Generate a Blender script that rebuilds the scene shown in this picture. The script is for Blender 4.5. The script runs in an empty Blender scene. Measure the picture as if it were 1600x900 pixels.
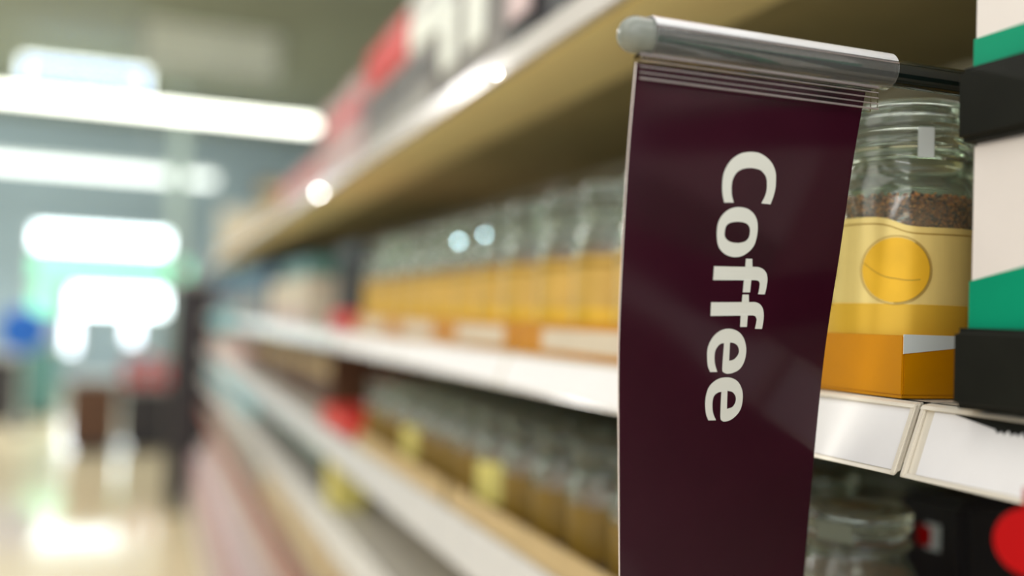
import bpy, bmesh, math, random
from mathutils import Vector, Matrix
from mathutils.geometry import tessellate_polygon
R = random.Random(7)
C = bpy.context.scene.collection
S = bpy.context.scene
# ------------------------------------------------------------------ camera
F = 1500.0
YAW, PITCH, ROLL = math.atan(570 / F), math.radians(1.9), 0.035
CAMP = Vector((0, 0, 1.30))
fw = Vector((math.sin(YAW) * math.cos(PITCH), math.cos(YAW) * math.cos(PITCH), math.sin(PITCH)))
r0 = Vector((math.cos(YAW), -math.sin(YAW), 0)); u0 = r0.cross(fw)
rt = r0 * math.cos(ROLL) + u0 * math.sin(ROLL)
up = u0 * math.cos(ROLL) - r0 * math.sin(ROLL)
cd = bpy.data.cameras.new('camera'); cam = bpy.data.objects.new('camera', cd); C.objects.link(cam)
cd.sensor_width = 36.0; cd.lens = 36.0 * F / 1600.0; cd.clip_start = 0.01; cd.clip_end = 200
M3 = Matrix((rt, up, -fw)).transposed().to_4x4(); M3.translation = CAMP
cam.matrix_world = M3; S.camera = cam
cd.dof.use_dof = True; cd.dof.focus_distance = 0.488
cd.dof.aperture_fstop = (cd.lens / 1000) / 0.0185
cd.dof.aperture_blades = 0
# ------------------------------------------------------------------ world, view, area lights
S.view_settings.view_transform = 'Standard'; S.view_settings.look = 'None'
S.view_settings.gamma = 1.0; S.view_settings.use_curve_mapping = False
S.view_settings.exposure = 0.15
S.cycles.use_denoising = True
S.cycles.sample_clamp_indirect = 8.0
S.cycles.max_bounces = 14; S.cycles.transmission_bounces = 12; S.cycles.transparent_max_bounces = 12
w = bpy.data.worlds.new('world'); S.world = w; w.use_nodes = True
w.node_tree.nodes['Background'].inputs[0].default_value = (0.93, 0.97, 1.0, 1)
w.node_tree.nodes['Background'].inputs[1].default_value = 1.05
def area(loc, target, sx, sy, power, col=(1, 1, 1)):
    l = bpy.data.lights.new('aisle_light', 'AREA'); l.shape = 'RECTANGLE'; l.size = sx; l.size_y = sy
    l.energy = power; l.color = col
    o = bpy.data.objects.new('aisle_light', l); C.objects.link(o); o.location = loc
    o.rotation_euler = (Vector(target) - Vector(loc)).to_track_quat('-Z', 'Y').to_euler(); return o
for yy_, ww_, pw_ in ((-1.5, .55, 55), (0.75, 1.3, 68), (2.9, .5, 20)):  # unseen near rows, added and widened for the clear tube's highlight
    area((-1.3, yy_, 3.30), (-1.3, yy_, 0), 7.6, ww_, pw_, (1, .98, .95))
area((-2.5, 5.2, 3.30), (-2.5, 5.2, 0), 5.4, 0.4, 150, (1, .98, .95))
area((-3.2, -4.2, 3.30), (-3.2, -4.2, 0), 6.0, 0.5, 100, (1, .98, .95))
area((-2.5, 11.5, 3.9), (-2.5, 13.0, 0), 8.0, 3.0, 620, (.95, 1, .99))
# ------------------------------------------------------------------ helpers
def lin(c):
    return tuple((x / 255 / 12.92 if x / 255 <= .04045 else ((x / 255 + .055) / 1.055) ** 2.4) for x in c)
def ray(px, py):
    return rt * ((px - 800) / F) - up * ((py - 450) / F) + fw
def PY(px, py, Y):
    d = ray(px, py); return CAMP + d * ((Y - CAMP.y) / d.y)
def mat(name, rgb, rough=.5, metal=0.0, var=0.0, scale=30.0, trans=0.0, ior=1.45, emit=None, es=0.0, bump=0.0, spec=None, coat=0.0, stretch=None):
    m = bpy.data.materials.new(name); m.use_nodes = True; nt = m.node_tree; b = nt.nodes['Principled BSDF']
    c = lin(rgb) + (1,)
    b.inputs['Base Color'].default_value = c; b.inputs['Roughness'].default_value = rough
    b.inputs['Metallic'].default_value = metal; b.inputs['Transmission Weight'].default_value = trans
    b.inputs['IOR'].default_value = ior
    if coat: b.inputs['Coat Weight'].default_value = coat
    if spec is not None: b.inputs['Specular IOR Level'].default_value = spec
    if emit:
        b.inputs['Emission Color'].default_value = lin(emit) + (1,); b.inputs['Emission Strength'].default_value = es
    if var or bump:
        tc = nt.nodes.new('ShaderNodeTexCoord'); mp = nt.nodes.new('ShaderNodeMapping')
        if stretch: mp.inputs['Scale'].default_value = stretch
        n = nt.nodes.new('ShaderNodeTexNoise'); n.inputs['Scale'].default_value = scale; n.inputs['Detail'].default_value = 4
        nt.links.new(tc.outputs['Object'], mp.inputs[0]); nt.links.new(mp.outputs[0], n.inputs['Vector'])
        if var:
            r = nt.nodes.new('ShaderNodeValToRGB')
            r.color_ramp.elements[0].position = .3; r.color_ramp.elements[1].position = .7
            r.color_ramp.elements[0].color = tuple(max(0, x * (1 - var)) for x in c[:3]) + (1,)
            r.color_ramp.elements[1].color = tuple(min(1, x * (1 + var)) for x in c[:3]) + (1,)
            nt.links.new(n.outputs['Fac'], r.inputs[0]); nt.links.new(r.outputs[0], b.inputs['Base Color'])
        if bump:
            bp = nt.nodes.new('ShaderNodeBump'); bp.inputs['Strength'].default_value = bump; bp.inputs['Distance'].default_value = .002
            nt.links.new(n.outputs['Fac'], bp.inputs['Height']); nt.links.new(bp.outputs[0], b.inputs['Normal'])
    return m
class MB:
    def __init__(s): s.v = []; s.f = []; s.mi = []
    def add(s, vs, fs, mi=0):
        o = len(s.v); s.v += [tuple(v) for v in vs]; s.f += [tuple(i + o for i in f) for f in fs]; s.mi += [mi] * len(fs); return s
    def box(s, x0, x1, y0, y1, z0, z1, mi=0):
        vs = [(x, y, z) for x in (x0, x1) for y in (y0, y1) for z in (z0, z1)]
        return s.add(vs, [(0, 1, 3, 2), (4, 6, 7, 5), (0, 4, 5, 1), (2, 3, 7, 6), (0, 2, 6, 4), (1, 5, 7, 3)], mi)
    def prism(s, prof, y0, y1, mi=0):          # closed (x,z) profile extruded along y
        n = len(prof); vs = [(x, y0, z) for x, z in prof] + [(x, y1, z) for x, z in prof]
        return s.add(vs, [(i, (i + 1) % n, n + (i + 1) % n, n + i) for i in range(n)] + [tuple(range(n - 1, -1, -1)), tuple(range(n, 2 * n))], mi)
    def lathe(s, prof, seg=32, c=(0, 0, 0), axis='z', closed=True, mi=0):
        vs = []; n = len(prof)
        for r, h in prof:
            for k in range(seg):
                a = 2 * math.pi * k / seg
                p = (r * math.cos(a), r * math.sin(a), h) if axis == 'z' else (h, r * math.cos(a), r * math.sin(a))
                vs.append((c[0] + p[0], c[1] + p[1], c[2] + p[2]))
        fs = []
        for i in range(n if closed else n - 1):
            j = (i + 1) % n
            for k in range(seg):
                l = (k + 1) % seg
                fs.append((i * seg + k, i * seg + l, j * seg + l, j * seg + k))
        return s.add(vs, fs, mi)
    def tube(s, a, b, r, seg=16, mi=0, caps=True):
        a = Vector(a); b = Vector(b); d = (b - a).normalized(); q = d.to_track_quat('Z', 'Y')
        vs = []
        for p in (a, b):
            for k in range(seg):
                t = 2 * math.pi * k / seg; vs.append(p + q @ Vector((r * math.cos(t), r * math.sin(t), 0)))
        fs = [(k, (k + 1) % seg, seg + (k + 1) % seg, seg + k) for k in range(seg)]
        if caps: fs += [tuple(range(seg - 1, -1, -1)), tuple(range(seg, 2 * seg))]
        return s.add(vs, fs, mi)
    def mesh(s, name, ms, smooth=False, bevel=0, weld=False, seg=2):
        me = bpy.data.meshes.new(name); me.from_pydata(s.v, [], s.f); 
        for m in (ms if isinstance(ms, (list, tuple)) else [ms]): me.materials.append(m)
        me.polygons.foreach_set('material_index', s.mi)
        bm = bmesh.new(); bm.from_mesh(me)
        if weld: bmesh.ops.remove_doubles(bm, verts=bm.verts, dist=1e-6)
        bmesh.ops.recalc_face_normals(bm, faces=bm.faces)
        if bevel: bmesh.ops.bevel(bm, geom=[e for e in bm.edges if len(e.link_faces) == 2 and e.calc_face_angle() > .5], offset=bevel, segments=seg, affect='EDGES', clamp_overlap=True)
        bm.to_mesh(me); bm.free()
        if smooth or bevel:
            me.polygons.foreach_set('use_smooth', [True] * len(me.polygons))
            try: me.set_sharp_from_angle(angle=math.radians(smooth if smooth not in (True, False) else 35))
            except Exception: pass
        return me
    def obj(s, name, ms, parent=None, **k):
        o = bpy.data.objects.new(name, s.mesh(name, ms, **k)); C.objects.link(o)
        if parent: o.parent = parent
        return o
def tag(o, label=None, cat=None, group=None, kind=None):
    if label: o['label'] = label
    if cat: o['category'] = cat
    if group: o['group'] = group
    if kind: o['kind'] = kind
    return o
def empty(name, loc=(0, 0, 0), label=None, cat=None, group=None, kind=None):
    o = bpy.data.objects.new(name, None); o.empty_display_size = .05; C.objects.link(o); o.location = loc
    return tag(o, label, cat, group, kind)
def dup(o, parent=None, loc=None, rz=None, label=None, group=None, sc=None):
    c = o.copy(); C.objects.link(c); c.parent = parent
    for ch in list(o.children): dup(ch, c)
    if loc is not None: c.location = loc
    if rz is not None: c.rotation_euler = (0, 0, rz)
    if sc is not None: c.scale = (sc, sc, sc)
    if label: c['label'] = label
    if group: c['group'] = group
    return c
ORD = ['', 'second', 'third', 'fourth', 'fifth', 'sixth', 'seventh', 'eighth', 'ninth', 'tenth', 'eleventh', 'twelfth', 'thirteenth', 'fourteenth', 'fifteenth',
       'sixteenth', 'seventeenth', 'eighteenth', 'nineteenth', 'twentieth', 'twenty-first', 'twenty-second', 'twenty-third', 'twenty-fourth', 'twenty-fifth', 'twenty-sixth', 'twenty-seventh', 'twenty-eighth', 'twenty-ninth']
def nth(i): return 'nearest' if i == 0 else ORD[i] + '-nearest'
Z = 1.30
# ------------------------------------------------------------------ materials
M = dict(
    floor=mat('floor_tile', (226, 208, 172), .12, var=.05, scale=3, coat=.3),
    grout=mat('grout', (170, 155, 130), .5),
    ceiling=mat('ceiling_paint', (138, 146, 134), .8, var=.06, scale=2),
    wall=mat('wall_paint', (148, 166, 174), .7, var=.04, scale=2),
    tan=mat('bulkhead_paint', (150, 128, 98), .7, var=.05, scale=2),
    steel=mat('shelf_steel', (205, 200, 188), .4, var=.04, scale=12),
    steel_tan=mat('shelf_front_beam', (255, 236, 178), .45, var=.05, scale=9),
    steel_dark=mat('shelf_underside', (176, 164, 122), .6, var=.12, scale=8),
    back=mat('back_panel', (120, 114, 90), .6, var=.1, scale=6),
    strip=mat('price_strip_plastic', (216, 211, 205), .25, var=.03, scale=20),
    clearlip=mat('strip_lip', (232, 224, 208), .15, coat=.5),
    strip_brown=mat('brown_strip', (140, 66, 48), .4, var=.1, scale=10),
    strip_pink=mat('pink_strip', (205, 190, 190), .4, var=.1, scale=10),
    paper=mat('paper', (240, 238, 238), .7, var=.015, scale=60),
    glass=mat('jar_glass', (234, 244, 230), .02, trans=.95, ior=1.45),
    plastic=mat('clear_plastic', (246, 248, 248), .03, trans=.95, ior=1.42),
    film=mat('clear_film', (250, 250, 250), .02, trans=1, ior=1.12), hazy=mat('hazy_plastic', (250, 250, 252), .12, trans=.35, ior=1.4), rib=mat('clear_rib', (226, 214, 214), .12, trans=.7, ior=1.45),
    purple=mat('aubergine_print', (50, 14, 28), .16, spec=.28, var=.1, scale=18),
    white=mat('white_print', (222, 222, 214), .4),
    edge=mat('sheet_edge', (250, 236, 232), .4),
    rod=mat('black_rod', (16, 26, 24), .16, coat=.6),
    cap=mat('grey_cap', (132, 136, 128), .26, var=.03, scale=200),
    carton=mat('white_carton', (232, 224, 218), .5, var=.015, scale=40),
    green=mat('green_print', (0, 146, 108), .5, spec=.2, var=.04, scale=30),
    black=mat('black_tray', (27, 28, 23), .5, var=.12, scale=60, bump=.15, spec=.2),
    gold=mat('gold_label', (246, 220, 138), .25, metal=.3, var=.04, scale=25, stretch=(6, 6, .4)),
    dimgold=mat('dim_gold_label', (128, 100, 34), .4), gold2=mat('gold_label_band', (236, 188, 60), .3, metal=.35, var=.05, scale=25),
    emblem=mat('emblem_gold', (244, 190, 44), .3, metal=.3, var=.05, scale=60),
    ink=mat('brown_ink', (70, 48, 20), .4),
    line=mat('gold_ink', (168, 132, 50), .3, metal=.4),
    coffee=mat('coffee_granules', (150, 92, 50), .45, var=.75, scale=420, bump=.9),
    gran1=mat('granule_light', (244, 158, 82), .3), gran2=mat('granule_mid', (180, 104, 50), .3), gran3=mat('granule_dark', (76, 46, 30), .3),
    traygold=mat('amber_tray', (200, 132, 0), .3, var=.06, scale=14, spec=.35),
    seal=mat('seal_paper', (214, 222, 222), .4), redp=mat('red_print', (176, 0, 3), .45, spec=.15, var=.05, scale=6),
    red=mat('red_pack', (214, 44, 40), .4, var=.08, scale=12), dark=mat('dark_pack', (44, 40, 42), .4, var=.2, scale=12),
    grey=mat('grey_pack', (150, 146, 140), .45, var=.12, scale=12), pink=mat('pink_pack', (200, 170, 168), .45, var=.1, scale=10),
    blue=mat('blue_pack', (40, 78, 112), .4, var=.1, scale=10), dimgrey=mat('lid_tag_grey', (104, 110, 96), .4), teal=mat('teal_pack', (92, 138, 132), .4, var=.1, scale=10),
    cyan=mat('pale_blue_tag', (130, 196, 206), .4, var=.03, scale=10), brown=mat('brown_pack', (92, 60, 38), .5, var=.15, scale=10),
    kraft=mat('kraft', (196, 170, 124), .6, var=.06, scale=14), yellow=mat('yellow_pack', (222, 210, 120), .4, var=.06, scale=14),
    cream=mat('cream_pack', (214, 200, 178), .45, var=.06, scale=14), goldfar=mat('gold_label_far', (210, 170, 84), .35, metal=.2, var=.1, scale=30), deepblue=mat('blue_sign', (20, 96, 190), .4, var=.05, scale=6),
    skyblue=mat('sky_blue_sign', (56, 102, 176), .5, var=.05, scale=2), pale=mat('pale_panel', (246, 250, 240), .6, var=.05, scale=1),
    lampwhite=mat('lamp_diffuser', (250, 250, 240), .5, emit=(250, 252, 240), es=5.0),
    lampsoft=mat('far_lamp_diffuser', (240, 245, 240), .5, emit=(238, 246, 240), es=1.7),
    house=mat('lamp_housing', (200, 205, 200), .5),
    glow=mat('lit_window', (240, 255, 255), .3, emit=(236, 252, 255), es=6.0),
    glow2=mat('lit_window_soft', (235, 245, 255), .3, emit=(236, 246, 255), es=4.0),
    glowgreen=mat('lit_green_sign', (150, 236, 196), .4, emit=(130, 236, 190), es=.9),
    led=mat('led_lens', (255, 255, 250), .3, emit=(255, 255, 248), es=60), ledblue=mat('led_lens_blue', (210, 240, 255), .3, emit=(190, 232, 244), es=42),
    foil=mat('silver_lid', (170, 176, 160), .3, metal=.7, var=.08, scale=30),
)
# ------------------------------------------------------------------ setting
def struct(name, mb, m, parent=None, **k):
    o = mb.obj(name, m, parent, **k)
    if not parent: o['kind'] = 'structure'
    return o
YW = 17.0
fl = struct('floor', MB().box(-9, 8, -4, YW, -.1, -.003), M['grout'])
t = .9
nb = 0
tile_me = MB().box(-t / 2 + .003, t / 2 - .003, -t / 2 + .003, t / 2 - .003, -.02, 0).mesh('tile', M['floor'])
for i in range(10):
    for j in range(19):
        x = -6.75 + i * t; y = .45 + j * t - .9
        o = bpy.data.objects.new('tile', tile_me); C.objects.link(o); o.parent = fl; o.location = (x, y, 0)
struct('ceiling', MB().box(-9, 8, -1, YW, 4.3, 4.4), M['ceiling'])
struct('wall_back', MB().box(-9, 8, YW, YW + .2, 0, 4.4), M['wall'])
struct('wall_right', MB().box(8, 8.2, -1, YW, 0, 4.4), M['wall'])
struct('wall_left', MB().box(-9.2, -9, 2, YW, 0, 4.4), M['wall'])
def rectY(px0, py0, px1, py1, Y):
    a = PY(px0, py1, Y); b = PY(px1, py1, Y); c_ = PY((px0 + px1) / 2, py0, Y); d = PY((px0 + px1) / 2, py1, Y)
    return a.x, b.x, d.z, c_.z
def panel(name, px, Y, m, thick=.08, kind=None, label=None, cat=None, frame=None):
    x0, x1, z0, z1 = rectY(*px, Y); 
    cx = (x0 + x1) / 2; cz = (z0 + z1) / 2; hx = (x1 - x0) / 2; hz = (z1 - z0) / 2
    r = empty(name, (cx, Y, cz), label, cat, kind=kind)
    f = .05
    fr = MB().box(-hx - f, -hx, -.02, thick, -hz - f, hz + f).box(hx, hx + f, -.02, thick, -hz - f, hz + f).box(-hx, hx, -.02, thick, hz, hz + f).box(-hx, hx, -.02, thick, -hz - f, -hz)
    fr.obj('frame', M[frame or 'house'], r)
    MB().box(-hx, hx, 0, thick * .8, -hz, hz).obj('pane' if kind else 'face', M[m], r)
    return r
panel('window_1', (54, 362, 284, 390), YW - .1, 'glow', kind='structure')
panel('window_2', (112, 455, 276, 488), YW - .1, 'glow', kind='structure')
panel('window_3', (103, 497, 117, 548), YW - .1, 'glow2', kind='structure')
panel('window_4', (198, 497, 214, 534), YW - .1, 'glow2', kind='structure')
panel('light_box', (50, 404, 294, 440), YW - .12, 'glowgreen', label='long pale green backlit sign between the bright openings of the far wall', cat='sign')
panel('light_box', (48, 452, 90, 488), YW - .12, 'glowgreen', label='small square pale green backlit sign left of the lower bright opening', cat='sign')
hp = panel('hanging_sign', (225, 36, 430, 106), 10.6, 'pale', label='large pale grey green panel hanging below the ceiling above the long lights', cat='sign', thick=.12)
hb = panel('hanging_banner', (40, 108, 222, 140), 12.0, 'skyblue', label='sky blue banner hanging just behind the nearest long ceiling light', cat='sign', thick=.04)
for o_, sx_ in ((hp, .6), (hb, .6)):
    for s_ in (-1, 1): MB().tube((s_ * sx_, .02, .25), (s_ * sx_, .02, 4.3 - o_.location.z), .008, 6).obj('hanger', M['house'], o_)
panel('wall_sign', (405, 288, 452, 308), 15.0, 'kraft', label='small tan sign hanging at the far end above the shelf line', cat='sign', thick=.06, frame='dark')
panel('wall_board', (345, 330, 400, 372), 15.5, 'cream', label='pale lavender white board at the far end, just above the shelf end', cat='sign', thick=.06)
bd = MB().box(3.0, 7.9, 12.6, 12.9, 2.4, 4.29).obj('trim_1', M['tan']); bd['kind'] = 'structure'
x0, x1, z0, z1 = rectY(252, 90, 276, 600, 13.5)
pl = MB().box(x0, x1, 13.5, 13.8, 0, 4.3).obj('trim_2', mat('pillar_paint', (112, 122, 112), .7, var=.05, scale=2), bevel=.02); pl['kind'] = 'structure'
# ceiling lights
def clight(X0, X1, Y, z, wd, m, label):
    r = empty('ceiling_light', ((X0 + X1) / 2, Y, z), label, 'light'); h = (X1 - X0) / 2
    MB().prism([(-.5 * wd, .03), (.5 * wd, .03), (.4 * wd, .10), (-.4 * wd, .10)], -h, h).obj('housing', M['house'], r).rotation_euler = (0, 0, math.pi / 2)
    MB().box(-h + .02, h - .02, -wd * .48, wd * .48, -.04, .03).obj('diffuser', M[m], r, bevel=.015)
    for s in (-.8, 0, .8): MB().tube((s * h, 0, .1), (s * h, 0, 4.3 - z), .006, 6).obj('hanger', M['house'], r)
p = PY(497, 197, 9.77)
clight(-7.6, p.x, 9.77, p.z, .17, 'lampwhite', 'long bright white linear light, the upper and nearer of the two')
p = PY(338, 283, 14.4)
clight(-8.6, p.x, 14.4, p.z, .26, 'lampsoft', 'long softer white linear light, the lower and farther of the two')
for k, (xa, xb, yy) in enumerate([(-5.1, 2.5, .75), (-5.2, .2, 5.2), (-5.1, 2.5, -1.5), (-5.1, 2.5, 2.9)]):  # unseen rows
    r = empty('ceiling_light', ((xa + xb) / 2, yy, 3.33), ['wide white linear light across the aisle above the coffee sign', 'white linear light across the aisle above the far end of the jars', 'wide white linear light behind the viewer', 'wide white linear light over the middle of the gold jars'][k], 'light')
    hx = (xb - xa) / 2
    hy = .66 if k == 0 else .28
    MB().box(-hx, hx, -hy, hy, 0, .05).obj('housing', M['house'], r, bevel=.01)
    for q_ in (-1, 1): MB().tube((q_ * hx * .8, 0, .05), (q_ * hx * .8, 0, .97), .006, 6).obj('hanger', M['house'], r)
# ------------------------------------------------------------------ shelving
XF = .365
BAYS = [(-.8, .3732), (.3762, 1.888), (1.894, 3.388), (3.394, 4.888), (4.894, 6.388)]
def strip(parent, z, y0, y1, m, hh=.043, name='price_strip', base='strip'):
    # tilted price rail: bottom stands further out than the top
    MB().prism([(XF - .001, z - .001), (XF + .004, z - .001), (XF - .011, z - hh), (XF - .016, z - hh)], y0, y1).obj(name, M[m], parent, bevel=.0008)
SH = [(.305, 'strip', .040), (-.0335, 'strip', .036), (-.238, 'strip', .05), (-.40, 'strip', .055), (-.60, 'strip_brown', .045), (-.84, 'strip_pink', .045)]
blab = ['nearest grey steel shelving bay, to the right of the coffee sign', 'steel shelving bay holding the gold coffee jars behind the coffee sign', 'second blurred shelving bay beyond the gold jars', 'third blurred shelving bay, with blue and grey packs', 'farthest blurred shelving bay, ending at the dark stand']
for bi, (y0, y1) in enumerate(BAYS):
    g = empty('shelf_bay', (.6, (y0 + y1) / 2, 0), blab[bi], 'shelf'); g.location = (0, 0, 0)
    MB().box(.815, .83, y0, y1, 0, 2.05).obj('back_panel', M['back'], g)
    for yy in (y0 + .015, y1 - .015): MB().box(.79, .815, yy - .014, yy + .014, .1, 2.05).obj('upright', M['steel'], g, bevel=.002)
    for (h, m, hh) in SH:
        sh = MB().box(XF, .79, y0 + .001, y1 - .001, Z + h - .004, Z + h - .0006).box(XF + .001, XF + .006, y0 + .001, y1 - .001, Z + h - .03, Z + h - .0006).obj('shelf', M['steel'], g)
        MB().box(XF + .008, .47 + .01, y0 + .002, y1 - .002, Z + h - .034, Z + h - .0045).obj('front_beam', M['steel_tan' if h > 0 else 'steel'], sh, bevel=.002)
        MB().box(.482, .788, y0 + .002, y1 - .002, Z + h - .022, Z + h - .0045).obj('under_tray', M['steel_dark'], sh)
        if not (h > -.1 and h < 0 and bi < 2): strip(sh, Z + h, y0, y1, m, hh)
    MB().box(.29, .815, y0 + .001, y1 - .001, .1, .1592).obj('base_deck', M['steel'], g, bevel=.003)
    MB().box(.31, .80, y0 + .001, y1 - .001, 0, .1).obj('kick_plate', M['back'], g)
# near price holders: rail base, clear cover, paper
def holder(y0, y1, label, papers):
    z = Z - .0345; hh = .0335
    r = empty('price_holder', (0, 0, 0), label, 'price holder')
    q = lambda d, s: (XF - .0012 - .0125 * s - d * .92, z - hh * s + d * .38 * -1)
    # base channel
    MB().prism([q(-.001, 0), q(.0012, 0), q(.0012, 1), q(-.001, 1)], y0, y1).obj('rail', M['clearlip'], r, bevel=.0004)
    MB().prism([q(.0012, -.02), q(.0042, -.02), q(.0046, .03), q(.0012, .05)], y0, y1).obj('top_lip', M['clearlip'], r, bevel=.0005)
    MB().prism([q(.0012, .975), q(.0036, .98), q(.0040, 1.02), q(.0012, 1.02)], y0, y1).obj('bottom_lip', M['clearlip'], r, bevel=.0005)
    for ye in (y0, y1 - .003):
        MB().prism([q(.0012, 0), q(.0040, 0), q(.0044, 1), q(.0012, 1)], ye, ye + .003).obj('end_rib', M['clearlip'], r, bevel=.0006)
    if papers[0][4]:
        MB().prism([q(.0013, .05), q(.0015, .05), q(.0015, .36), q(.0013, .36)], .10, .352).obj('dark_insert', M['black'], r)  # black strip put in as the shadow above the torn paper
    for (a, b, s0, s1, tear) in papers:
        mb = MB(); n = 134 if tear else 1; vs = []; 
        for i in range(n + 1):
            y = a + (b - a) * i / n
            s = s0
            if tear:
                s = s0 if y > .353 else (s0 + .13 * (.353 - y) / .026 if y > .327 else s0 + .13 + (.05 if i % 2 else 0) + .012 * math.sin(i * 1.7))
            for d in (.0016, .0022):
                x, zz = q(d, s); vs.append((x, y, zz)); x, zz = q(d, s1); vs.append((x, y, zz))
        fs = []
        for i in range(n):
            o = i * 4; fs += [(o, o + 4, o + 5, o + 1), (o + 2, o + 3, o + 7, o + 6), (o, o + 2, o + 6, o + 4), (o + 1, o + 5, o + 7, o + 3)]
        fs += [(0, 1, 3, 2), (n * 4, n * 4 + 2, n * 4 + 3, n * 4 + 1)]
        mb.add(vs, fs).obj('price_paper', M['paper'], r)
    return r
holder(.3766, 1.886, 'long white price holder under the gold jars, left of the gap', [(.3800, .62, .05, .965, False), (.63, .95, .06, .965, False), (.96, 1.4, .05, .965, False), (1.41, 1.87, .05, .965, False)])
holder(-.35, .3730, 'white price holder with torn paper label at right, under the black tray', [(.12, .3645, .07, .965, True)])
# ------------------------------------------------------------------ jars
def arcpatch(r, pts, seglen=None):   # polygon in (angle, z) -> outer shell on a cylinder of radius r (thin)
    pass
NP = [(0, 0), (.038, 0), (.0415, .002), (.0425, .006), (.0425, .106), (.0415, .112), (.0385, .117), (.0365, .120), (.0365, .128), (.0388, .1295), (.0388, .1325), (.0375, .134),
      (.0345, .134), (.0345, .120), (.0385, .110), (.0400, .105), (.0400, .008), (.037, .005), (0, .005)]
LP = [(0, .124), (.030, .124), (.0335, .127), (.0335, .1345), (.0375, .1352), (.0385, .138), (.0372, .1405), (.0372, .1425), (.0388, .145), (.0388, .149), (.0370, .1515), (.0370, .1535), (.0378, .156), (.0372, .160), (.034, .1625), (0, .1625),]
def patch(mb, r, f0, f1, a0, a1, n, mi=0, thick=.0003):
    vs = []; 
    for i in range(n + 1):
        a = a0 + (a1 - a0) * i / n; c, s = math.cos(a), math.sin(a)
        for rr in (r, r + thick):
            vs += [(rr * c, rr * s, f0(a)), (rr * c, rr * s, f1(a))]
    fs = []
    for i in range(n):
        o = i * 4; fs += [(o, o + 4, o + 5, o + 1), (o + 2, o + 3, o + 7, o + 6), (o, o + 2, o + 6, o + 4), (o + 1, o + 5, o + 7, o + 3)]
    return mb.add(vs, fs, mi)
def cylpoly(mb, r, a0, zc, pts, mi=0):   # flat polygon (arc metres, z) wrapped on the cylinder
    vs = [Vector((x, y, 0)) for x, y in pts]
    tris = tessellate_polygon([vs])
    o = [(r * math.cos(a0 + x / r), r * math.sin(a0 + x / r), zc + y) for x, y in pts]
    mb.add(o, tris, mi)
def ringband(mb, r, a0, zc, R0, R1, t0, t1, n, mi=0, sx=1.0):
    vs = []
    for i in range(n + 1):
        t = t0 + (t1 - t0) * i / n
        for rr in (R0, R1):
            x = rr * math.cos(t) * sx; y = rr * math.sin(t); vs.append((r * math.cos(a0 + x / r), r * math.sin(a0 + x / r), zc + y))
    mb.add(vs, [(2 * i, 2 * i + 2, 2 * i + 3, 2 * i + 1) for i in range(n)], mi)
def disc(mb, r, a0, zc, R0, mi=0, n=40, rings=6):
    vs = []; fs = []
    for k in range(1, rings + 1):
        for i in range(n):
            t = 2 * math.pi * i / n; x = R0 * k / rings * math.cos(t); y = R0 * k / rings * math.sin(t)
            vs.append((r * math.cos(a0 + x / r), r * math.sin(a0 + x / r), zc + y))
    fs.append(tuple(range(n)))
    for k in range(rings - 1):
        for i in range(n): fs.append((k * n + i, k * n + (i + 1) % n, (k + 1) * n + (i + 1) % n, (k + 1) * n + i))
    mb.add(vs, fs, mi)
def granules(mb, n, rr, z0, z1, size, surf_z):
    for i in range(n):
        if i % 4 == 0:
            q = math.sqrt(R.random()) * (rr - .001); a = R.uniform(0, 2 * math.pi); c = (q * math.cos(a), q * math.sin(a), surf_z + R.uniform(-.0005, .001))
        else:
            a = R.uniform(0, 2 * math.pi); c = ((rr - .0012) * math.cos(a), (rr - .0012) * math.sin(a), R.uniform(z0, z1))
        s = size * R.uniform(.6, 1.15); mi = R.choice([0, 1, 1, 2])
        q = Vector((R.uniform(-1, 1), R.uniform(-1, 1), R.uniform(-1, 1))).normalized().to_track_quat('Z', 'Y')
        vs = [Vector(c) + q @ Vector(v) for v in ((s * .5, 0, 0), (-s * .5, 0, 0), (0, s * .42, 0), (0, -s * .42, 0), (0, 0, s * .42), (0, 0, -s * .42))]
        mb.add(vs, [(0, 2, 4), (2, 1, 4), (1, 3, 4), (3, 0, 4), (2, 0, 5), (1, 2, 5), (3, 1, 5), (0, 3, 5)], mi)
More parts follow.
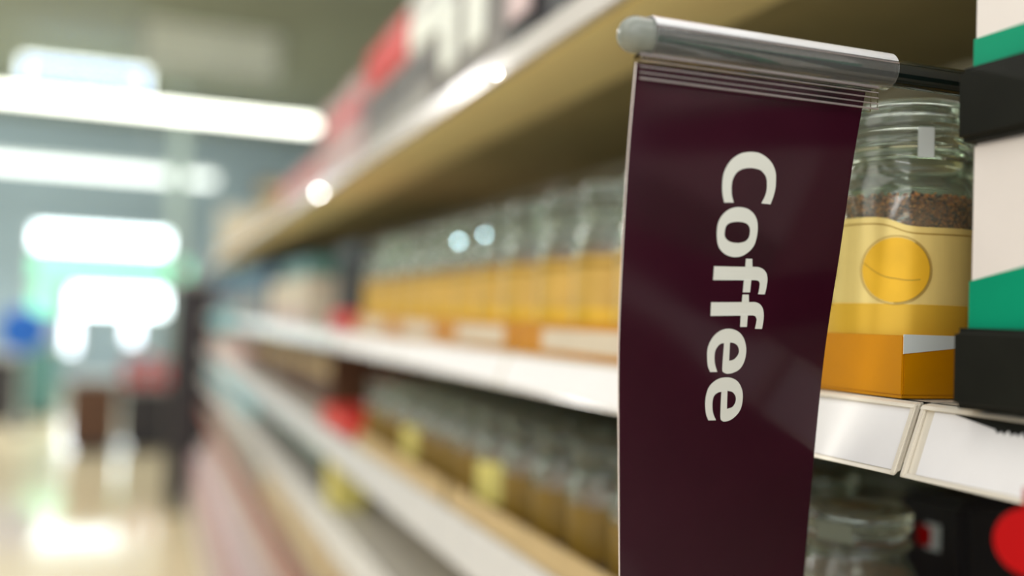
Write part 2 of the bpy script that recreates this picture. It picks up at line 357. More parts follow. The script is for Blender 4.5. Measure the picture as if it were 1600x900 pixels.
def make_jar(label, near, group=None):
    r = empty('coffee_jar', (0, 0, 0), label, 'jar', group)
    seg = 72 if near else 28
    MB().lathe(NP, seg, closed=False).obj('jar_body', M['glass'], r, smooth=50, weld=True)
    lid = MB().lathe(LP, seg, closed=False).obj('lid', M['glass'], r, smooth=50, weld=True)
    top = .1075
    cf = MB().lathe([(0, .0058), (.0385, .0058), (.0392, .009), (.0392, top - .006), (.037, top - .002), (0, top)], seg, closed=False).obj('coffee', M['coffee'], r, smooth=True, weld=True)
    if near:
        gm = MB(); granules(gm, 4200, .0400, .086, top, .0026, top)
        g = gm.obj('granules', [M['gran1'], M['gran2'], M['gran3']], cf); g['kind'] = 'stuff'
    if near:
        wd_ = lambda a: (a - A0 + math.pi) % (2 * math.pi) - math.pi; wv = lambda a: .0925 - .0030 * math.tanh((wd_(a) + .0) * 6) * math.cos(wd_(a) / 2)
    else: wv = lambda a: .093
    n = 96 if near else 28
    lm = MB(); patch(lm, .0427, lambda a: .008, wv, 0, 2 * math.pi, n)
    lb = lm.obj('label', M['gold' if near else 'goldfar'], r, smooth=True)
    if not near:
        m2 = MB(); patch(m2, .0431, lambda a: .008, lambda a: .045, 0, 2 * math.pi, n, thick=.0002); m2.obj('gold_band', M['gold2'], lb, smooth=True)
        m2 = MB(); patch(m2, .0431, lambda a: .082, lambda a: .088, 0, 2 * math.pi, n, thick=.0002); m2.obj('border_line', M['line'], lb, smooth=True)
    if near:
        m2 = MB(); patch(m2, .0431, lambda a: .008, lambda a: .0475, 0, 2 * math.pi, n, thick=.0002)
        m2.obj('gold_band', M['gold2'], lb, smooth=True)
        m3 = MB(); patch(m3, .0431, lambda a: wv(a) - .0040, lambda a: wv(a) - .0034, 0, 2 * math.pi, n, thick=.0001)
        m3.obj('border_line', M['line'], lb, smooth=True)
        ez = .0660
        m4 = MB(); disc(m4, .04345, A0, ez, .0178); m4.obj('emblem', M['emblem'], lb, smooth=True)
        m5 = MB(); ringband(m5, .0436, A0, ez, .0186, .01895, 0, 2 * math.pi, 60); ringband(m5, .0436, A0, ez, .0176, .0181, -1.6, 1.0, 40)
        # seam of the bean: a slack S
        pts = []
        for i in range(25):
            t = i / 24; x = -.0172 + .030 * t; y = .004 - .0085 * math.sin(min(t, .55) / .55 * math.pi / 2) + (.0 if t < .55 else -.001 * math.sin((t - .55) * 6))
            pts.append((x, y))
        vs = []
        for x, y in pts:
            for d in (-.0002, .0002): vs.append((.0437 * math.cos(A0 + x / .0437), .0437 * math.sin(A0 + x / .0437), ez + y + d))
        m5.add(vs, [(2 * i, 2 * i + 2, 2 * i + 3, 2 * i + 1) for i in range(24)])
        m5.obj('emblem_outline', M['line'], lb)
        m6 = MB()
        for (da, zz, R1) in ((-.87, .0735, .0026), (-.88, .0690, .0024), (-.905, .0640, .0028), (-.97, .0480, .0026), (-1.20, .0705, .0019), (-1.22, .0655, .0019)):
            ringband(m6, .0438, A0 + da, zz, R1 * .55, R1, 0, 2 * math.pi, 20)
        m6.obj('label_print', M['ink'], lb)
        MB().box(-.0045, .0045, -.0006, 0, -.0085, .0085).obj('seal_tab', M['seal'], lid, bevel=.0003)
        tb = [c for c in lid.children][0]
        a = A0 + .36; tb.location = (.0394 * math.cos(a), .0394 * math.sin(a), .1365); tb.rotation_euler = (0, 0, a + math.pi / 2)
    return r
JX, JY = .411, .445
A0 = math.atan2(-JY, -JX) - .035      # emblem faces the viewer
zj = Z - .0315
jar0 = make_jar('sharp glass coffee jar with granules above gold label, right of the sign', True)
jar0.location = (JX, JY, zj)
# amber trays with jars
def make_tray(label, y0, near=False, group=None):
    L = .276; W = .186; H = .0325; th = .0012
    r = empty('jar_tray', (XF + .0012, y0, Z - .0335), label, 'tray', group)
    MB().box(0, W, 0, L, 0, .0014).obj('bottom', M['traygold'], r)
    MB().box(0, th, 0, L, .0014, H).obj('front_wall', M['traygold'], r, bevel=.0005)
    MB().box(W - th, W, 0, L, .0014, H).obj('back_wall', M['traygold'], r)
    for y in (0, L - th): MB().box(th, W - th, y, y + th, .0014, H).obj('end_wall', M['traygold'], r, bevel=.0005)
    if near:
        MB().add([(.0005, -.0004, H - .0095), (.06, -.0004, H - .0035), (.06, -.0004, H + .0006), (.0005, -.0004, H + .0006),
                  (.0005, 0, H - .0095), (.06, 0, H - .0035), (.06, 0, H + .0006), (.0005, 0, H + .0006)],
                 [(0, 1, 2, 3), (7, 6, 5, 4), (0, 4, 5, 1), (1, 5, 6, 2), (2, 6, 7, 3), (3, 7, 4, 0)]).obj('white_flap', M['seal'], r)
    else:
        MB().box(-.0006, 0, .03, .2, .006, .026).obj('white_panel', M['cream'], r)
    return r
tr0 = make_tray('glossy amber cardboard tray holding the sharp jar, white flap on its end', .3925, True)
tr1 = make_tray('blurred amber jar tray with pale front panel on the middle shelf', .674, group='amber jar trays behind the sign')
for k in range(1, 4): dup(tr1, loc=(XF + .002, .674 + .281 * k, Z - .0335), label=nth(k) + ' ' + tr1['label'])
tr1['label'] = 'nearest ' + tr1['label']
jl = 'blurred gold-labelled coffee jar with glass lid on the middle shelf, left of the sign'
jg = 'blurred gold coffee jars on the middle shelf'
jarF = make_jar(jl, False, jg); first = True
def putjar(x, y, z, lab=None, grp=None, sc=None):
    global first
    if first: jarF.location = (x, y, z); first = False
    else: dup(jarF, loc=(x, y, z), label=lab, group=grp, sc=sc, rz=R.uniform(0, 6))
for t_ in range(5):
    for k in range(3):
        for row in range(2):
            if t_ == 0 and k == 0 and row == 0: continue
            y = (.3925 if t_ == 0 else .674 + .281 * (t_ - 1)) + .049 + k * .0885
            x = XF + .002 + .048 + row * .0895
            if t_ == 0: putjar(x, y + (.002 if k == 0 else .003), zj, ('front-row' if row == 0 else 'back-row') + ' gold coffee jar hidden behind the sign, ' + ('right behind', 'next after', 'second after')[k] + ' the sharp jar', 'gold jars just behind the sign')
            elif row == 0: putjar(x, y, zj, nth((t_ - 1) * 3 + k) + ' blurred front-row gold coffee jar on the middle shelf, left of the sign', jg)
            else: putjar(x, y, zj, 'gold coffee jar in the back row, behind the blurred front-row jars', 'back-row gold jars on the middle shelf')
# ------------------------------------------------------------------ packs beside the jar
PX, TX = .3535, .3467
def pack(z0, z1, zt, label, d0, d1):
    r = empty('coffee_pack', (PX, .2, z0), label, 'package')
    MB().box(0, .14, -.10, .138, zt - z0, z1 - z0).obj('carton', M['carton'], r, bevel=.0015)
    y1 = .1378; y0 = -.0995; g = MB()
    # green band, rising towards the near end
    a, b = d0 - z0, d1 - z0; lo = zt - z0
    g.add([(-.0003, y1, lo), (-.0003, y0, lo), (-.0003, y0, b), (-.0003, y1, a), (.0003, y1, lo), (.0003, y0, lo), (.0003, y0, b), (.0003, y1, a)],
          [(0, 1, 2, 3), (7, 6, 5, 4), (0, 4, 5, 1), (1, 5, 6, 2), (2, 6, 7, 3), (3, 7, 4, 0)])
    g.obj('green_band', M['green'], r)
    MB().box(TX - PX, .143, -.104, .142, 0, zt - z0).obj('tray', M['black'], r, bevel=.0028, seg=3)
    return r
zs = Z - .0333
pack(zs, Z + .0888, Z + .0035, 'white and green carton in black tray, standing on the middle shelf at right', Z + .025, Z + .072)
pack(Z + .0890, Z + .26, Z + .1235, 'upper white and green carton in black tray, stacked on the lower one', Z + .1375, Z + .139)
# ------------------------------------------------------------------ the coffee sign
YS = .385
A = PY(1003, 56, YS); B = PY(1487, 128, YS)
ax = (B - A).normalized()
sg = empty('aisle_sign', (A.x, YS, A.z), 'dark aubergine sign reading Coffee, hanging from a black rod', 'sign')
def loc(v): return Vector(v) - sg.location
q = Vector((1, 0, 0)).rotation_difference(ax)
def along(px):            # distance along the rod for a pixel column at rod height
    p = PY(px, 56 + (px - 1003) * 72 / 484., YS); return (p - A).dot(ax)
t1, t2 = along(1010), along(1386)
K = 1.1
rodm = MB().tube((0.004, 0, 0), (.315, 0, 0), .0069, 40).obj('rod', M['rod'], sg, smooth=40); rodm.rotation_mode = 'QUATERNION'; rodm.rotation_quaternion = q
px_ = .515; pz_ = A.z + ax.z / ax.x * (px_ - A.x)
MB().tube(loc((px_, YS, pz_ + .008)), loc((px_, YS, Z - .0325)), .006, 24).obj('post', M['rod'], sg, smooth=40)
MB().lathe([(0, 0), (.0072, 0), (.0072, .004), (.0066, .006), (0, .006)], 24, c=loc((px_, YS, Z - .0334)), closed=False).obj('post_foot', M['rod'], sg, smooth=40, weld=True)
prof = [(0, -.0118)] + [(.0083 * math.sin(a), -.0038 - .0080 * math.cos(a)) for a in [i * math.pi / 2 / 12 for i in range(1, 13)]] + [(.0083, .0035), (.0077, .004), (.0, .004)]
cp = MB().lathe(prof, 48, axis='x', closed=False).obj('end_cap', M['cap'], sg, smooth=40, weld=True); cp.rotation_mode = 'QUATERNION'; cp.rotation_quaternion = q
tb = MB().lathe([(.0085, t1), (.0090, t1 + .0003), (.0090, t2 - .0003), (.0085, t2), (.0079, t2), (.0079, t1)], 56, axis='x').obj('clear_tube', M['plastic'], sg, smooth=40); tb.rotation_mode = 'QUATERNION'; tb.rotation_quaternion = q
ub = MB(); nn_ = 10; vs_ = []
for i_ in range(nn_ + 1):
    a_ = math.radians(22 + 50 * i_ / nn_)
    for rr_ in (.0091, .0094):
        for xx_ in (t1 + .0006, t2 - .0006): vs_.append((xx_, -rr_ * math.cos(a_), rr_ * math.sin(a_)))
fs_ = []
for i_ in range(nn_):
    o_ = 4 * i_; fs_ += [(o_, o_ + 1, o_ + 5, o_ + 4), (o_ + 2, o_ + 6, o_ + 7, o_ + 3), (o_, o_ + 4, o_ + 6, o_ + 2), (o_ + 1, o_ + 3, o_ + 7, o_ + 5)]
fs_ += [(0, 2, 3, 1), (4 * nn_, 4 * nn_ + 1, 4 * nn_ + 3, 4 * nn_ + 2)]
ub.add(vs_, fs_).obj('upper_lip', M['hazy'], tb, smooth=40)  # pale band modelled in as the bright highlight along the tube
for el_, rr_ in ((16, .0004), (40, .0002)):
    a_ = math.radians(el_)
    o_ = MB().tube((t1 + .0004, -.0091 * math.cos(a_), .0091 * math.sin(a_)), (t2 - .0004, -.0091 * math.cos(a_), .0091 * math.sin(a_)), rr_, 10).obj('ridge', M['rib'], tb, smooth=40)  # thin pale line modelled in as a highlight streak
# gripper channel: front and back plates, ribs proud of the front
c0, c1 = along(995) + .0004, along(1366)
gm = MB().box(c0, c1, -.0030, -.0022, -.0205, -.0088).box(c0, c1, .0020, .0028, -.0205, -.0088).box(c0, c1, -.0022, .0020, -.0102, -.0088)
gc = gm.obj('grip_channel', M['film'], sg); gc.rotation_mode = 'QUATERNION'; gc.rotation_quaternion = q
for zz, rr in ((-.0094, .0008), (-.0121, .0003), (-.0148, .00035), (-.0176, .0003), (-.0203, .0005)):
    rb = MB().tube((c0, -.0032, zz), (c1, -.0032, zz), rr, 10).obj('rib', M['rib'], gc, smooth=40)
# the hanging sheet
def interp(tbl, y):
    if y <= tbl[0][0]: 
        (a, b), (c, d) = tbl[0], tbl[1]; return b + (y - a) * (d - b) / (c - a)
    for (a, b), (c, d) in zip(tbl, tbl[1:]):
        if y <= c: 
            return b + (d - b) * (y - a) / (c - a)
    (a, b), (c, d) = tbl[-2], tbl[-1]; return b + (y - a) * (d - b) / (c - a)
def smoothtab(tbl):
    ys = [a for a, _ in tbl]; n = len(tbl)
    def f(y):
        i = max(0, min(n - 2, next((k for k in range(n - 1) if y <= ys[k + 1]), n - 2)))
        p = [tbl[max(0, min(n - 1, i + k))][1] for k in (-1, 0, 1, 2)]
        if i == 0: p[0] = 2 * p[1] - p[2]
        if i == n - 2: p[3] = 2 * p[2] - p[1]
        t = (y - ys[i]) / (ys[i + 1] - ys[i])
        if t < 0 or t > 1: return p[1] + (p[2] - p[1]) * t
        return .5 * ((2 * p[1]) + (-p[0] + p[2]) * t + (2 * p[0] - 5 * p[1] + 4 * p[2] - p[3]) * t * t + (-p[0] + 3 * p[1] - 3 * p[2] + p[3]) * t ** 3)
    return f
XL = smoothtab([(90, 995), (240, 982), (390, 973), (540, 967), (690, 967), (840, 968), (990, 969)])
XR = smoothtab([(90, 1362), (240, 1335), (390, 1313), (540, 1290), (690, 1274), (840, 1261), (990, 1248)])
def ysurf(s, v): # s across 0..1, v pixel row
    k = max(0, (v - 130) / 770.)
    return YS + .038 * k ** 1.6 + .028 * k * s - .0035 * math.sin(math.pi * s) * min(1, k * 2.2)
def sheet(px, py, off=0.0):
    # rows are slanted like the rod: the row index is measured at the left edge
    s = .5; v = py
    for _ in range(4):
        sl = 47 - 12 * max(0, (v - 130) / 770.)
        v = py - sl * s
        xl, xr = XL(v), XR(v + sl); s = (px - xl) / (xr - xl)
    p = PY(px, py, ysurf(s, v)); n = Vector((0, -1, 0))
    return p + n * off
NV, NS = 60, 24
vs = []
vrows = [97 + (1010 - 97) * i / NV for i in range(NV + 1)]
for side in (0, 1):
    for v in vrows:
        sl = 47 - 12 * max(0, (v - 130) / 770.)
        for j in range(NS + 1):
            s = j / NS; xl, xr = XL(v), XR(v + sl); px = xl + (xr - xl) * s; py = v + sl * s
            p = PY(px, py, ysurf(s, v)); vs.append(loc(p + Vector((0, side * .0011, 0))))
W_ = NS + 1; N_ = (NV + 1) * W_; fs = []; mi = []
for i in range(NV):
    for j in range(NS):
        a = i * W_ + j; fs.append((a, a + 1, a + W_ + 1, a + W_)); mi.append(0)
        fs.append((N_ + a, N_ + a + W_, N_ + a + W_ + 1, N_ + a + 1)); mi.append(0)
for i in range(NV):
    for j in (0, NS): 
        a = i * W_ + j; fs.append((a, a + W_, N_ + a + W_, N_ + a)); mi.append(1)
for j in range(NS):
    for i in (0, NV):
        a = i * W_ + j; fs.append((a, a + 1, N_ + a + 1, N_ + a)); mi.append(1)
shb = MB(); shb.v = [tuple(v) for v in vs]; shb.f = fs; shb.mi = mi
shb.obj('sign_sheet', [M['purple'], M['edge']], sg, smooth=40)
# lettering
def cr(pts, corners=True):
    n = len(pts); out = []
    def ang(i):
        a = Vector(pts[i]) - Vector(pts[i - 1]); b = Vector(pts[(i + 1) % n]) - Vector(pts[i]); return a.angle(b, 0)
    sharp = [ang(i) > .72 for i in range(n)]
    for i in range(n):
        p1, p2 = Vector(pts[i]), Vector(pts[(i + 1) % n])
        p0 = Vector(pts[i - 1]) if not sharp[i] else 2 * p1 - p2
        p3 = Vector(pts[(i + 2) % n]) if not sharp[(i + 1) % n] else 2 * p2 - p1
        if sharp[i] and sharp[(i + 1) % n]: m = 3
        else: m = 5
        for k in range(m):
            t = k / m
            out.append(.5 * ((2 * p1) + (-p0 + p2) * t + (2 * p0 - 5 * p1 + 4 * p2 - p3) * t * t + (-p0 + 3 * p1 - 3 * p2 + p3) * t ** 3))
    return out
G = [
 ((1110, 230), .11111, [[(190,780),(167,660),(162,520),(180,380),(225,270),(300,170),(400,100),(500,72),(600,68),(700,90),(800,155),(870,240),(910,340),(918,450),(910,580),(880,700),(840,805),(712,790),(770,670),(790,560),(785,450),(755,380),(700,325),(620,300),(540,294),(450,308),(375,350),(325,420),(300,500),(293,600),(300,690),(325,780)]]),
 ((1100, 320), .1, [[(195,470),(210,310),(260,190),(350,95),(460,45),(570,38),(690,70),(780,150),(825,250),(835,370),(820,500),(780,630),(700,730),(590,800),(480,818),(370,795),(275,730),(215,630)], [(318,440),(335,350),(380,295),(470,268),(570,268),(660,295),(705,350),(713,420),(695,510),(640,570),(550,595),(450,590),(370,560),(325,505)]]),
 ((1095, 395), .1444, [[(140,145),(478,152),(485,65),(553,65),(556,152),(620,155),(675,180),(708,225),(718,290),(708,370),(690,450),(617,448),(630,380),(634,330),(620,303),(590,296),(543,296),(530,428),(450,428),(463,297),(130,295)]]),
 ((1095, 395), .1444, [[(108,535),(440,533),(448,452),(515,452),(518,533),(590,535),(640,560),(670,610),(678,680),(672,750),(658,825),(582,822),(597,750),(600,715),(585,685),(560,678),(505,678),(495,802),(422,802),(428,680),(102,683)]]),
 ((1090, 515), .0889, [[(215,745),(175,640),(162,480),(170,340),(215,210),(300,90),(410,12),(530,-16),(650,5),(740,60),(810,160),(845,290),(848,400),(825,530),(770,650),(700,720),(600,765),(510,775),(450,750),(428,710),(435,560),(447,400),(460,237),(400,250),(345,300),(305,380),(292,480),(300,600),(340,745)], [(565,225),(640,240),(700,290),(722,370),(705,440),(665,495),(610,535),(548,548)]]),
 ((1090, 585), .0889, [[(185,808),(145,700),(128,540),(140,390),(185,240),(265,140),(370,75),(480,52),(590,62),(690,115),(750,200),(785,310),(788,430),(765,570),(710,680),(620,770),(530,818),(450,830),(405,800),(395,740),(400,550),(408,380),(414,303),(350,320),(290,370),(262,450),(255,560),(268,680),(318,805)], [(520,288),(600,305),(650,360),(668,430),(650,510),(600,575),(510,605)]]),
]
tm = MB()
for (ox, oy), k, loops in G:
    ls = [[Vector((ox + v.x * k, oy + v.y * k, 0)) for v in cr(l)] for l in loops]
    tris = tessellate_polygon(ls); flat = [v for l in ls for v in l]
    tm.add([loc(sheet(v.x, v.y, .00025)) for v in flat], tris)
lt = tm.obj('lettering', M['white'], sg)
# ------------------------------------------------------------------ shelf two near: small jars
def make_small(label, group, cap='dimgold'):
    r = empty('small_jar', (0, 0, 0), label, 'jar', group); seg = 40
    MB().lathe([(0, 0), (.036, 0), (.040, .004), (.040, .075), (.037, .083), (.033, .087), (.033, .093), (.030, .093), (.030, .086), (.037, .078), (.0375, .006), (0, .004)], seg, closed=False).obj('jar_body', M['glass'], r, smooth=50, weld=True)
    MB().lathe([(0, .0045), (.0365, .0062), (.0368, .074), (0, .077)], seg, closed=False).obj('coffee', M['coffee'], r, smooth=True, weld=True)
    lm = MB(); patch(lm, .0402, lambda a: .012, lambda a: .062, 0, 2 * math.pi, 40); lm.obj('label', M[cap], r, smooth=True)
    MB().lathe([(.0345, .0935), (.036, .0945), (.036, .099), (.0335, .101), (.0335, .105), (.0365, .108), (.0365, .116), (.033, .120), (.018, .122), (0, .122), (0, .095)], seg, closed=False).obj('lid', M['glass'], r, smooth=50, weld=True)
    return r
zl = Z - .238
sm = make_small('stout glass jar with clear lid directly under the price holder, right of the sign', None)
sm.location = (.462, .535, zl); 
MB().box(-.012, .012, -.0006, .0006, -.008, .005).obj('lid_tag', M['dimgrey'], [c for c in sm.children if c.name.startswith('lid')][0])
tg = [c for c in sm.children if c.name.startswith('lid')][0].children[0]; aa = math.atan2(-.535, -.462) - .35
tg.location = (.0372 * math.cos(aa), .0372 * math.sin(aa), .108); tg.rotation_euler = (0, 0, aa + math.pi / 2)
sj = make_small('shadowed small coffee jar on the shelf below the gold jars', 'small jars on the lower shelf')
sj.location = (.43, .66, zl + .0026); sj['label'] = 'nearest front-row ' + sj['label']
k = 0
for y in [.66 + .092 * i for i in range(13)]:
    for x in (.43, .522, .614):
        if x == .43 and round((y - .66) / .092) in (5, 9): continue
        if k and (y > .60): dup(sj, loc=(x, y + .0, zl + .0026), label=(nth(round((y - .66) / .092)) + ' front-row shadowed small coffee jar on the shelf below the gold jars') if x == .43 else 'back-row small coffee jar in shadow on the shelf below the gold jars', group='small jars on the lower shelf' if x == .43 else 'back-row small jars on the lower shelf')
        k += 1
yj = make_small('yellow-labelled small jar glinting on the lower shelf, nearer of the two', None, 'yellow'); yj.location = (.43, .66 + .092 * 5, zl + .0026)
dup(yj, loc=(.43, .66 + .092 * 9, zl + .0026), label='yellow-labelled small jar glinting on the lower shelf, farther of the two')
r = empty('dark_pack', (.575, .585, zl), 'dark pack with small red and white mark, in shadow under price holder', 'package')
MB().box(0, .10, -.035, .034, 0, .115).obj('pouch', M['dark'], r, bevel=.006)
MB().box(-.0008, 0, -.012, .002, .072, .092).obj('white_mark', M['seal'], r)
MB().box(-.0012, -.0008, -.004, .010, .074, .089).obj('red_mark', M['redp'], r)
# red round wobbler
p = PY(1612, 848, .27)
rw = empty('round_wobbler', p, 'round red promotional disc at the bottom right corner', 'sign')
dd = MB().lathe([(0, -.0006), (.0128, -.0006), (.0130, 0), (.0128, .0006), (0, .0006)], 64, axis='x', closed=False).obj('disc', M['redp'], rw, smooth=40, weld=True); dd.rotation_euler = (0, 0, math.atan2(p.y, p.x))
MB().box(.0, .0012, -.004, .004, .012, .020).obj('tab', M['redp'], rw)
# ------------------------------------------------------------------ other products
def carton(name, label, cat, sx, sy, sz, m, m2, group=None, band=(.55, .8)):
    r = empty(name, (0, 0, 0), label, cat, group)
    MB().box(0, sx, -sy / 2, sy / 2, 0, sz).obj('carton', M[m], r, bevel=.003)
    MB().box(-.0008, .001, -sy * .46, sy * .46, sz * band[0], sz * band[1]).obj('printed_panel', M[m2], r)
    return r
def pouch(name, label, cat, sx, sy, sz, m, m2, group=None):
    r = empty(name, (0, 0, 0), label, cat, group); mb = MB(); n = 14; rows = []
    for i in range(9):
        t = i / 8; th = sx * (1 - (abs(t - .35) / .66) ** 2.2) if t < .999 else .004
        th = max(th, .004); w_ = sy * (1 - .10 * math.sin(t * math.pi))
        if i == 0: th = sx * .72
        for k in range(n):
            a = 2 * math.pi * k / n; c, s = math.cos(a), math.sin(a)
            rows.append((sx / 2 + th / 2 * math.copysign(abs(c) ** .7, c), w_ / 2 * math.copysign(abs(s) ** .45, s), sz * t))
    fs = [(i * n + k, i * n + (k + 1) % n, (i + 1) * n + (k + 1) % n, (i + 1) * n + k) for i in range(8) for k in range(n)] + [tuple(range(n)), tuple(range(8 * n, 9 * n))]
    mb.add(rows, fs).obj('bag', M[m], r, smooth=60)
    MB().box(-.001, .002, -sy * .30, sy * .30, sz * .2, sz * .55).obj('printed_panel', M[m2], r)
    MB().box(sx / 2 - .003, sx / 2 + .003, -sy * .46, sy * .46, sz * .985, sz * 1.03).obj('seal_strip', M[m2], r)
    return r
def row(proto, zrel, ys, x=.385, cols=1, dx=.1, grp=None, first_=[None]):
    base = proto['label']
    for i, y in enumerate(ys):
        for c in range(cols):
            if c == 0: lab = nth(i) + ' ' + base if len(ys) > 1 else base
            else: lab = 'back-row ' + base
            if i == 0 and c == 0: proto.location = (x, y, Z + zrel); proto['label'] = lab
            else: dup(proto, loc=(x + c * dx + R.uniform(0, .006), y, Z + zrel), label=lab, group=proto.get('group', '') + (' (back row)' if c else ''))
def fr(a, b, s): 
    n = max(1, int((b - a) / s)); return [a + s * (i + .5) for i in range(n)]
US = .305
row(pouch('coffee_bag', 'pale grey bag with pink print on the top shelf, above the sign', 'bag', .07, .13, .20, 'cream', 'red', 'pale bags on the top shelf near the sign'), US, fr(.42, .82, .14))
row(pouch('coffee_bag', 'dark bag with crimson panel on the top shelf, upper middle of the view', 'bag', .08, .12, .24, 'dark', 'pink', 'dark bags on the top shelf'), US, fr(.84, 1.10, .13))
row(pouch('coffee_bag', 'silver grey bag on the top shelf between the dark and red ones', 'bag', .08, .12, .27, 'grey', 'pale', 'silver bags on the top shelf'), US, fr(1.12, 1.40, .13))
row(carton('coffee_box', 'grey box at the foot of the stacked red box on the top shelf', 'box', .16, .15, .13, 'grey', 'dark', 'grey boxes under the red boxes'), US, [1.48, 1.65, 1.82], x=.39)
row(carton('coffee_box', 'bright red box standing on a grey box on the top shelf', 'box', .16, .15, .085, 'red', 'red', 'red boxes on the top shelf'), US + .1305, [1.65, 1.82], x=.39)
row(carton('coffee_box', 'pale grey box stacked nearer than the red boxes on the top shelf', 'box', .16, .15, .09, 'pale', 'grey', 'pale box beside the red boxes'), US + .1305, [1.48], x=.39)
row(carton('coffee_box', 'blurred pink and red box on the top shelf beyond the red boxes', 'box', .13, .14, .10, 'pink', 'red', 'pink and red boxes along the top shelf'), US, fr(2.38, 3.3, .16))
row(carton('coffee_box', 'tall pale pink box on the top shelf just beyond the red boxes', 'box', .13, .14, .19, 'pink', 'red', 'tall pink boxes beyond the red ones'), US, [2.0, 2.145, 2.29])
row(carton('coffee_box', 'blurred tan box on the top shelf toward the far end', 'box', .15, .15, .09, 'kraft', 'cream', 'tan boxes along the far top shelf'), US, fr(3.4, 6.3, .2))
ms = -.0335
rt_ = carton('red_tray', 'low glowing red tray at the end of the gold jar row', 'tray', .14, .16, .04, 'red', 'red'); rt_.location = (.375, 2.02, Z + ms)
row(carton('tea_box', 'blurred beige box with teal top beyond the dark gap on the middle shelf', 'box', .12, .13, .13, 'cream', 'pink', 'beige boxes on the middle shelf', band=(.02, .3)), ms, fr(2.50, 3.35, .135), cols=2, dx=.13)
row(carton('dark_box', 'tall black box set back beside the dark gap of the middle shelf', 'box', .12, .12, .2, 'dark', 'dark', 'black boxes at the dark gap'), ms, [2.2, 2.34], x=.44)  # black boxes put in to make the empty gap dark
row(carton('tea_box', 'teal box laid on the beige boxes of the middle shelf', 'box', .12, .13, .05, 'teal', 'blue', 'teal boxes laid on the beige ones'), ms + .1305, fr(2.50, 3.1, .135))
row(carton('tea_box', 'blurred blue and grey box toward the far end of the middle shelf', 'box', .12, .13, .20, 'blue', 'grey', 'blue boxes on the far middle shelf', band=(.1, .5)), ms, fr(3.42, 6.35, .14), cols=2, dx=.13)
r = MB().lathe([(0, -.003), (.055, -.003), (.058, 0), (.055, .003), (0, .003)], 40, axis='y' if False else 'x', closed=False).obj('shelf_tag', M['cyan'], smooth=40, weld=True)
tag(r, 'round pale blue tag on the edge of the middle shelf, far down the aisle', 'tag'); r.location = (.335, 4.5, Z - .055); r.rotation_euler = (0, 0, 1.2)
# lower shelf trays
kt = MB().box(0, .003, -.27, .27, 0, .028).box(.003, .25, -.27, .27, 0, .002).obj('kraft_tray', M['kraft']); tag(kt, 'kraft cardboard tray lip along the lower shelf, under the small jars', 'tray', 'kraft trays on the lower shelf')
kt.location = (XF + .002, .90, zl)
kt['label'] = 'nearer ' + kt['label']
dup(kt, loc=(XF + .002, 1.46, zl), label=kt['label'].replace('nearer', 'farther'))
r2 = carton('red_tray', 'low red tray on the lower shelf, where the kraft trays stop', 'tray', .14, .30, .04, 'red', 'red'); r2.location = (XF + .004, 1.97, zl)
row(carton('tea_box', 'brown box with tan print on the lower shelf, beyond the small jars', 'box', .12, .12, .15, 'brown', 'kraft', 'brown boxes on the lower shelf'), -.238, fr(2.3, 4.2, .14), x=.42, cols=2, dx=.13)
row(carton('tea_box', 'pinkish box far along the lower shelf', 'box', .12, .14, .12, 'pink', 'cream', 'pinkish boxes on the far lower shelf'), -.238, fr(4.2, 6.35, .16))
# third shelf
yp = carton('yellow_pack', 'pale yellow pack alone on the third shelf down', 'package', .07, .11, .10, 'yellow', 'yellow'); yp.location = (.375, 2.02, Z - .40)
row(carton('dark_box', 'dark green black box on the third shelf beyond the yellow pack', 'box', .12, .14, .11, 'dark', 'teal', 'dark boxes on the third shelf'), -.40, fr(2.15, 3.6, .16))
row(carton('blue_box', 'pale blue box far along the third shelf', 'box', .12, .14, .11, 'cyan', 'blue', 'pale blue boxes on the third shelf'), -.40, fr(3.7, 6.3, .17))
row(carton('tea_box', 'khaki box set back on the third shelf near the sign', 'box', .12, .14, .09, 'kraft', 'cream', 'khaki boxes on the third shelf'), -.40, fr(.5, 1.85, .16), x=.58)
row(carton('tea_box', 'tan orange box on the fourth shelf down', 'box', .14, .15, .12, 'kraft', 'cream', 'tan boxes on the fourth shelf'), -.60, fr(.9, 3.4, .17))
row(carton('tea_box', 'pinkish grey box on the fifth shelf down', 'box', .14, .15, .16, 'pink', 'cream', 'pinkish boxes on the fifth shelf'), -.84, fr(1.2, 6.3, .19))
row(carton('big_carton', 'pinkish grey carton on the bottom deck of the shelving', 'box', .3, .28, .24, 'pink', 'grey', 'cartons on the bottom deck'), -1.14, fr(1.2, 6.3, .3), x=.30)
# made-up glowing discs standing in for glints on shelf edges and jars
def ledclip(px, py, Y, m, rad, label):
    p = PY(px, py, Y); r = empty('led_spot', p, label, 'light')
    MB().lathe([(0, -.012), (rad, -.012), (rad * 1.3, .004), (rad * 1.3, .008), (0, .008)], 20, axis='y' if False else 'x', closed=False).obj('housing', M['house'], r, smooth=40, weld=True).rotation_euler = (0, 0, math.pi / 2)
    MB().lathe([(0, -.0005), (rad * .7, .0), (rad, .002), (0, .003)], 20, axis='x', closed=False).obj('lens', M[m], r, smooth=True, weld=True)  # glowing face of the added glint
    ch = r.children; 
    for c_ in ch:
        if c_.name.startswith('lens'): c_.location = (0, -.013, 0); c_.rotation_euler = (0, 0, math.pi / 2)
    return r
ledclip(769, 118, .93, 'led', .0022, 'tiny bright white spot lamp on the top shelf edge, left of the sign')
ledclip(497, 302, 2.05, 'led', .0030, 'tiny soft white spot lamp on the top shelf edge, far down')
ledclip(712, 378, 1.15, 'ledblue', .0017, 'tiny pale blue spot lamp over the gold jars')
ledclip(752, 368, 1.10, 'ledblue', .0013, 'tiny fainter blue spot lamp, right of the other blue one')
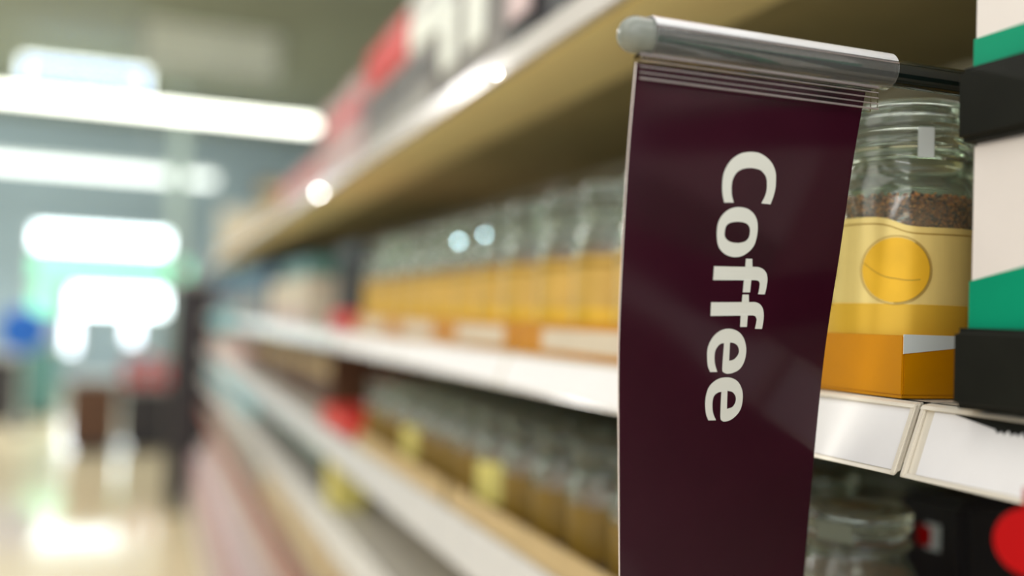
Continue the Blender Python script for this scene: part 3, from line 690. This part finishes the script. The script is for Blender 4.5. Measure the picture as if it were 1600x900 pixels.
# end stand and far displays
e = empty('display_stand', (.26, 6.75, 0), 'tall dark stand closing the far end of the shelving', 'stand')
MB().box(-.09, .35, -.30, .30, .06, 1.45).obj('cabinet', M['dark'], e, bevel=.01)
MB().box(-.10, .36, -.31, .31, 0, .06).obj('plinth', M['back'], e)
MB().box(-.10, .36, -.31, .31, 1.45, 1.49).obj('top_board', M['grey'], e, bevel=.004)
def at_floor(px, Y): return PY(px, 500, Y).x
def bin_(px0, px1, Y, h, m, label):
    x0, x1 = at_floor(px0, Y), at_floor(px1, Y); cx = (x0 + x1) / 2; hx = (x1 - x0) / 2
    r = empty('display_bin', (cx, Y, 0), label, 'display bin')
    MB().box(-hx, hx, 0, .6, .08, h).obj('body', M[m], r, bevel=.01)
    MB().box(-hx + .04, hx - .04, .04, .56, 0, .08).obj('base', M['dark'], r)
    MB().box(-hx - .02, hx + .02, -.02, .62, h, h + .04).obj('rim', M['grey'], r, bevel=.005)
    return cx, hx
cx, hx = bin_(112, 190, 9.2, .62, 'brown', 'dark brown display bin standing on the bright floor at the aisle end')
cx2, hx2 = bin_(198, 276, 9.3, .55, 'dark', 'dark grey display bin holding the red boxes at the aisle end')
for i in range(3):
    b = carton('red_box', ['left red box on the grey display bin', 'middle red box on the grey display bin', 'right red box on the grey display bin'][i], 'box', .12, .13, .2 + .05 * (i == 1), 'red', 'pink'); b.location = (cx2 - .16 + .16 * i, 9.42, .5905); b.rotation_euler = (0, 0, math.pi / 2)
    
bin_(-60, 28, 11.5, .7, 'dark', 'dark bin at the left edge of the view, far away')
bin_(40, 92, 12.0, .8, 'teal', 'grey teal bin right of the dark bin, far away')
p = PY(36, 516, 11.0)
bs = empty('round_sign', p, 'round deep blue sign on a post, far left', 'sign')
MB().lathe([(0, -.02), (.22, -.02), (.23, 0), (.22, .02), (0, .02)], 40, axis='x', closed=False).obj('disc', M['deepblue'], bs, smooth=40, weld=True).rotation_euler = (0, 0, math.pi / 2)
MB().tube((0, .03, .15), (0, .03, -p.z + .02), .015, 10).obj('post', M['house'], bs)
MB().lathe([(0, 0), (.15, 0), (.14, .02), (0, .03)], 24, c=(0, .03, -p.z), closed=False).obj('foot', M['dark'], bs, weld=True)
